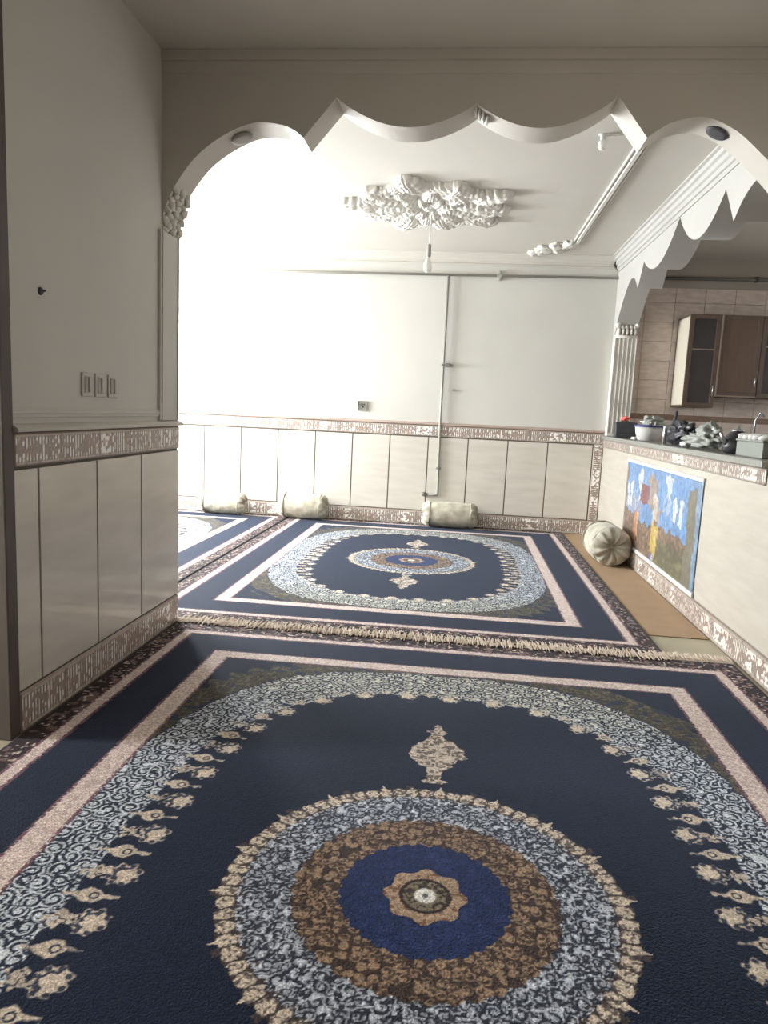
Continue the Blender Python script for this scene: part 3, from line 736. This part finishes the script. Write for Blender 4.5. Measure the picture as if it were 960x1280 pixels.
def poster_fn(U, V):
    W_, H_ = 2.07, .71; u = U / W_ + .022 * (vnoise(U / .05, V / .06, 91) - .5) + .014 * (vnoise(U / .02, V / .02, 92) - .5); w_ = V / H_ + .07 * (vnoise(U / .05, V / .06, 93) - .5)
    col = np.ones(U.shape + (3,)) * np.array([98, 150, 216.])
    def put(m, c):
        nonlocal col
        k = np.clip(m * 1.0, 0, 1)[..., None]; col = col * (1 - k) + np.asarray(c, float) * k
    nA = vnoise(u * 24, w_ * 14, 1) - .5; nB = vnoise(u * 60, w_ * 30, 2) - .5
    put(vnoise(u * 9, w_ * 7, 3) * .8, [126, 172, 228])
    # faint blue city band and white pillars
    put((w_ < .62) & (w_ > .42) & (u < .30), [150, 160, 196])
    for a, b in ((.05, .085), (.10, .135)): put((u > a) & (u < b) & (w_ > .46) & (w_ < .76), [226, 236, 240])
    for a, b in ((.155, .175), (.19, .21)): put((u > a) & (u < b) & (w_ > .44) & (w_ < .70), [176, 198, 226])
    for a, b in ((.72, .765), (.79, .835)): put((u > a) & (u < b + .0) & (w_ > .52) & (w_ < .76), [222, 236, 238])
    for a, b in ((.60, .63), (.65, .69)): put((u > a) & (u < b) & (w_ > .56) & (w_ < .78), [168, 196, 226])
    # white plumes
    put((np.abs(u - .245 - .05 * nA) < .012 + .022 * sstep(.6, .9, w_)) & (w_ > .58) & (w_ < .96), [222, 232, 240])
    put((np.abs(u - .665 + .10 * (w_ - .8) - .06 * nA) < .02 + .02 * sstep(.6, .85, w_)) & (w_ > .74) & (w_ < .98), [216, 232, 242])
    # pale crag in the middle
    put((np.abs(u - .46 + .12 * (w_ - .7)) < .14 * np.clip(1.02 - w_, 0, 1) + .035 * nA * 2 + .03) & (w_ > .46) & (w_ < .92), [166, 150, 142])
    put((np.abs(u - .50) < .03 + .03 * nA) & (w_ > .36) & (w_ < .72), [214, 206, 196])
    put((np.abs(u - .33 + .05 * nA) < .055) & (w_ > .56) & (w_ < .78), [136, 84, 92])
    put((np.abs(u - .40) < .075 + .02 * nA) & (w_ > .28) & (w_ < .56), [100, 152, 214])
    # ground
    gl = np.interp(u, [0, .2, .3, .5, .6, .84, .9, 1], [.40, .40, .36, .38, .42, .40, .36, .38]) + .04 * nA
    put(w_ < gl, [126, 100, 84]); put((w_ < gl) * sstep(.0, .3, nB), [96, 80, 62]); put((w_ < gl) * sstep(-.1, -.35, nB), [160, 132, 108])
    put((w_ < gl * .7) & (u > .55), [92, 88, 66]); put((w_ < gl * .7) * (u > .55) * sstep(.05, .2, nB), [120, 118, 84])
    # side columns
    put((u < .035) & (w_ < .93), [136, 124, 118]); put((u > .885) & (u < .965) & (w_ < .92), [120, 116, 98]); put((u > .965), [126, 160, 196])
    # figures in robes
    put((np.abs(u - .225 + .03 * nB) < .03 + .03 * np.clip(.42 - w_, 0, 1)) & (w_ > .12) & (w_ < .44), [190, 122, 92])
    put((np.abs(u - .25 + .03 * nB) < .012) & (w_ > .10) & (w_ < .46), [222, 176, 130])
    put((np.abs(u - .515 + .02 * nB) < .045 + .02 * nA) & (w_ > .10) & (w_ < .42), [206, 172, 80])
    put((np.abs(u - .535) < .016) & (w_ > .06) & (w_ < .36), [226, 202, 120])
    put((np.abs(u - .515) < .02) & (w_ > .40) & (w_ < .46), [120, 84, 72])
    put((np.abs(u - .50) < .022) & (w_ < .07), [96, 84, 170]); put((np.abs(u - .525) < .010) & (w_ < .06), [226, 226, 236])
    col = col * (.88 + .24 * vnoise(U / .012, V / .05, 5)[..., None]); return col * (.9 + .25 * (vnoise(U / .03, V / .02, 6) - .5))[..., None] * .72 + np.array([38., 36, 34])
pt = thing('poster', 'blue and brown printed poster of robed figures on the kitchen half wall', 'poster', (XR - .012, 6.77, .185))
pp = painted_grid('print', (0, 0, 0), (0, -1, 0), (0, 0, 1), 2.07, .71, .006, poster_fn, M_poster, skirt=.006, parent=pt)
obj('border', boxes((-.004, .008, -2.085, .01, .71, .735), (-.004, .008, -2.085, .01, -.03, 0)), M_paper, pt, bevel=.001)

# ------------------------------------------------------------------ things on the counter
ZT = 1.0885
def at(name, label, cat, x, y, z=ZT, rz=0, group=None): return thing(name, label, cat, (x, y, z), rz, group)
t = at('planter', 'dark rectangular planter with coral flowers beside the fluted column', 'planter', 1.655, 7.62)
bm = BM(); prism(bm, [(-.095, .045), (.105, .045), (.112, .155), (-.10, .155)], 'y', -.05, .05)
obj('pot', bm, M_dark, t, bevel=.006)
bm = BM(); rnd = random.Random(3)
for k in range(9): blob(bm, (-.03 + rnd.random() * .07, rnd.uniform(-.03, .03), .17 + rnd.random() * .035), (.017, .017, .017), k, .3, 5, 2)
obj('flowers', bm, M_red, t, True)
obj('leaves', blob(BM(), (.0, 0, .155), (.06, .035, .016), 5, .5, 6, 3), M_green, t, True)
obj('saucer', boxes((-.10, .11, -.055, .055, 0, .045)), M_dark, t, bevel=.01)
t = at('basin', 'blue rimmed basin of crumpled papers near the planter on the worktop', 'basin', 1.665, 6.72)
obj('bowl', lathe(BM(), [(.075, 0), (.085, .004), (.105, .06), (.115, .125), (.108, .125), (.098, .06), (.07, .012)], 28), M_paper, t, True)
obj('rim', lathe(BM(), [(.108, .122), (.120, .122), (.122, .132), (.118, .140), (.108, .138)], 28), M_blue, t, True)
obj('crumpled_contents', blob(BM(), (.03, -.02, .165), (.085, .10, .055), 3, .5, 4, 4), M_bag, t, True)
t = at('metal_canister', 'slim silver canister standing at the front edge of the worktop', 'canister', 1.585, 5.88)
obj('body', lathe(BM(), [(.012, 0), (.0155, .003), (.0155, .115), (.014, .12)], 20), M_chrome, t, True)
obj('cap', lathe(BM(), [(.013, .12), (.0145, .122), (.0145, .137), (.008, .14)], 20), M_white, t, True)
t = at('black_bag', 'bundled black plastic bag behind the silver canister', 'bag', 1.69, 5.86)
obj('body', blob(BM(), (0, 0, .09), (.085, .25, .095), 4, .45, 2.6, 4, -.085), M_darkbag, t, True)
obj('knot', tube(BM(), [(-.01, .11, .14), (-.015, .10, .20), (-.01, .09, .262)], [.03, .018, .010], 8), M_darkbag, t, True)
t = at('clear_bag', 'pale clear plastic bag slumped in a pointed heap on the worktop', 'bag', 1.64, 5.12, ZT + .004)
bm = BM(); blob(bm, (0, 0, .055), (.095, .30, .055), 7, .5, 3, 4, -.05); blob(bm, (.01, -.07, .10), (.07, .13, .075), 8, .5, 3, 4)
obj('film', bm, M_bag, t, True)
obj('gathered_top', tube(BM(), [(.01, -.08, .13), (.012, -.09, .165), (.016, -.095, .185)], [.05, .022, .012], 10), M_bag, t, True)
obj('paper_scraps', blob(BM(), (-.07, .17, .02), (.03, .06, .018), 2, .6, 5, 3), M_paper, t, True)
t = at('kettle', 'dark kettle with a shiny side between the clear bag and the crate', 'kettle', 1.665, 4.60, rz=.3)
obj('body', lathe(BM(), [(.06, 0), (.078, .01), (.082, .05), (.066, .105), (.04, .13), (.032, .135)], 28), M_darkbag, t, True)
obj('lid', lathe(BM(), [(.036, .133), (.032, .145), (.012, .150), (.009, .165), (.004, .17)], 20), M_chrome, t, True)
obj('spout', tube(BM(), [(-.06, 0, .05), (-.095, 0, .085), (-.115, 0, .125)], [.02, .013, .009], 10), M_chrome, t, True)
obj('handle', tube(BM(), [(.055, 0, .11), (.10, 0, .12), (.11, 0, .07), (.078, 0, .035)], .008, 8), M_dark, t, True)
t = at('crate', 'grey green crate topped with white tissue at the right edge of the picture', 'crate', 1.66, 4.17)
bm = boxes((-.09, .10, -.20, .17, 0, .085)); obj('box', bm, M_crate, t, bevel=.006)
obj('rim', boxes((-.095, .105, -.205, .175, .085, .095)), M_crate, t, bevel=.003)
bm = BM()
for k in range(10): blob(bm, (-.05 + .1 * (k % 2), -.16 + .075 * (k // 2), .108), (.05, .045, .022), k, .35, 4, 2)
obj('tissue', bm, M_paper, t, True)
t = at('dark_cloth', 'dark crumpled cloth lying behind the crate', 'cloth', 1.83, 4.42, .9)
obj('folds', blob(BM(), (0, 0, .055), (.05, .20, .075), 6, .5, 4, 4, -.05), M_darkbag, t, True); 
obj('hem', tube(BM(), [(-.04, -.15, .06), (-.03, 0, .13), (-.03, .14, .07)], .006, 6), M_dark, t)
t = at('paper_scrap', 'small crumpled white paper scrap on the worktop near the planter', 'paper', 1.60, 6.9)
obj('sheet', blob(BM(), (0, 0, .012), (.035, .06, .014), 2, .6, 5, 3, -.012), M_paper, t, True)

# ------------------------------------------------------------------ kitchen beyond the counter
# tiles on the kitchen far wall with a brown band
bm = BM(); tw, tg = .30, .004
xs_ = [1.54 + tw * k for k in range(9)]
for i in range(8):
    z = .9
    while z < 2.62:
        zz = min(z + .2, 2.65)
        if not (1.27 < (z + zz) / 2 < 1.36): box(bm, xs_[i] + tg / 2, xs_[i + 1] - tg / 2, YF - .012, YF, z + tg / 2, zz - tg / 2)
        z = zz
struct('trim_24', bm, M_ktile, bevel=.0015)
bm = boxes((1.76, 3.94, YF - .016, YF, 1.285, 1.345))
struct('trim_25', bm, mat('brown_band_tile', rgb(142, 116, 98), .4, var=.2, scale=20))
o = thing('kitchen_pipe', 'dark pipe along the top of the kitchen wall right of the column', 'pipe', (0, YF - .002, 0))
obj('run', tube(BM(), [(1.78, -.035, 2.735), (4.1, -.035, 2.76)], .018, 12), M_grey, o, True)
obj('clamp', boxes((2.9, 2.93, -.06, 0, 2.725, 2.775)), M_dark, o, bevel=.003)

def cabinet(name, label, x0, x1, z0, z1, kind, y0=7.64, side=None):
    t = thing(name, label, 'cabinet', (x0, YF, z0)); W_ = x1 - x0; H_ = z1 - z0; D = YF - .014 - y0; yb = -.014
    bm = boxes((0, W_, yb - .02, yb, 0, H_), (0, W_, yb - D, yb, 0, .02), (0, W_, yb - D, yb, H_ - .02, H_), (W_ - .02, W_, yb - D, yb, .02, H_ - .02))
    obj('carcass', bm, M_brown, t, bevel=.002)
    obj('side_panel', boxes((0, .02, yb - D, yb, .02, H_ - .02)), side or M_brown, t, bevel=.002)
    obj('shelf', boxes((.02, W_ - .02, yb - D + .03, yb - .02, H_ * .33, H_ * .33 + .018)), M_edge, t)
    obj('shelf', boxes((.02, W_ - .02, yb - D + .03, yb - .02, H_ * .66, H_ * .66 + .018)), M_edge, t)
    f = .045; yd = yb - D - .022
    fr = boxes((0, W_, yd, yd + .02, 0, f), (0, W_, yd, yd + .02, H_ - f, H_), (0, f, yd, yd + .02, f, H_ - f), (W_ - f, W_, yd, yd + .02, f, H_ - f))
    d = obj('door', fr, M_brown, t, bevel=.003)
    if kind == 'glass':
        obj('pane', boxes((f, W_ - f, yd + .008, yd + .013, f, H_ - f)), M_cabglass, d)
        obj('glazing_bar', boxes((f, W_ - f, yd + .002, yd + .018, H_ * .62, H_ * .62 + .012)), M_edge, d)
    else:
        obj('panel', boxes((f, W_ - f, yd + .004, yd + .016, f, H_ - f)), mat('warm_brown_panel', rgb(98, 78, 64), .45, var=.1, scale=4, stretch=(8, 8, 1)), d)
        obj('edging', boxes((-.004, .012, yd - .006, yd, -.005, H_), (.012, W_, yd - .006, yd, -.005, .010)), M_edge, d, bevel=.001)
    obj('handle', tube(BM(), [(W_ - .03, yd - .002, H_ * .12), (W_ - .03, yd - .022, H_ * .13), (W_ - .03, yd - .022, H_ * .24), (W_ - .03, yd - .002, H_ * .25)], .005, 8), M_chrome, d, True)
    return t
cabinet('wall_cabinet', 'tall glazed brown wall cabinet with a cream side panel', 2.19, 2.492, 1.425, 2.335, 'glass', side=M_cream)
cabinet('wall_cabinet', 'brown wall cabinet with a solid door right of the cream sided one', 2.497, 2.885, 1.545, 2.335, 'solid')
cabinet('wall_cabinet', 'dark glazed wall cabinet cut off by the right edge of the picture', 2.89, 3.30, 1.545, 2.335, 'glass')
# base units under the cabinets
t = thing('base_unit', 'brown kitchen base unit below the wall cabinets', 'cabinet', (1.80, 7.45, 0))
obj('carcass', boxes((0, 2.1, .02, .58, .08, .86)), M_brown, t, bevel=.003); obj('plinth', boxes((.02, 2.08, .06, .58, 0, .08)), M_frame, t)
for k in range(4):
    d = obj('door', boxes((.02 + .52 * k, .50 + .52 * k, 0, .02, .10, .84)), M_brown, t, bevel=.003)
    obj('handle', tube(BM(), [(.45 + .52 * k, 0, .6), (.45 + .52 * k, -.025, .61), (.45 + .52 * k, -.025, .74), (.45 + .52 * k, 0, .75)], .005, 8), M_chrome, d, True)
o = obj('kitchen_worktop', boxes((1.78, 3.92, 7.42, 8.03, .862, .90)), M_counter, bevel=.005)
tag(o, 'grey worktop along the kitchen wall under the cabinets', 'worktop')
t = thing('tap', 'thin shiny tap rising at the right edge below the cabinets', 'tap', (3.02, 7.9, .90))
obj('spout', tube(BM(), [(0, 0, 0), (0, 0, .42), (.03, -.02, .50), (.06, -.06, .47)], .011, 10), M_chrome, t, True)
obj('base', lathe(BM(), [(.03, 0), (.03, .012), (.014, .03)], 16), M_chrome, t, True)
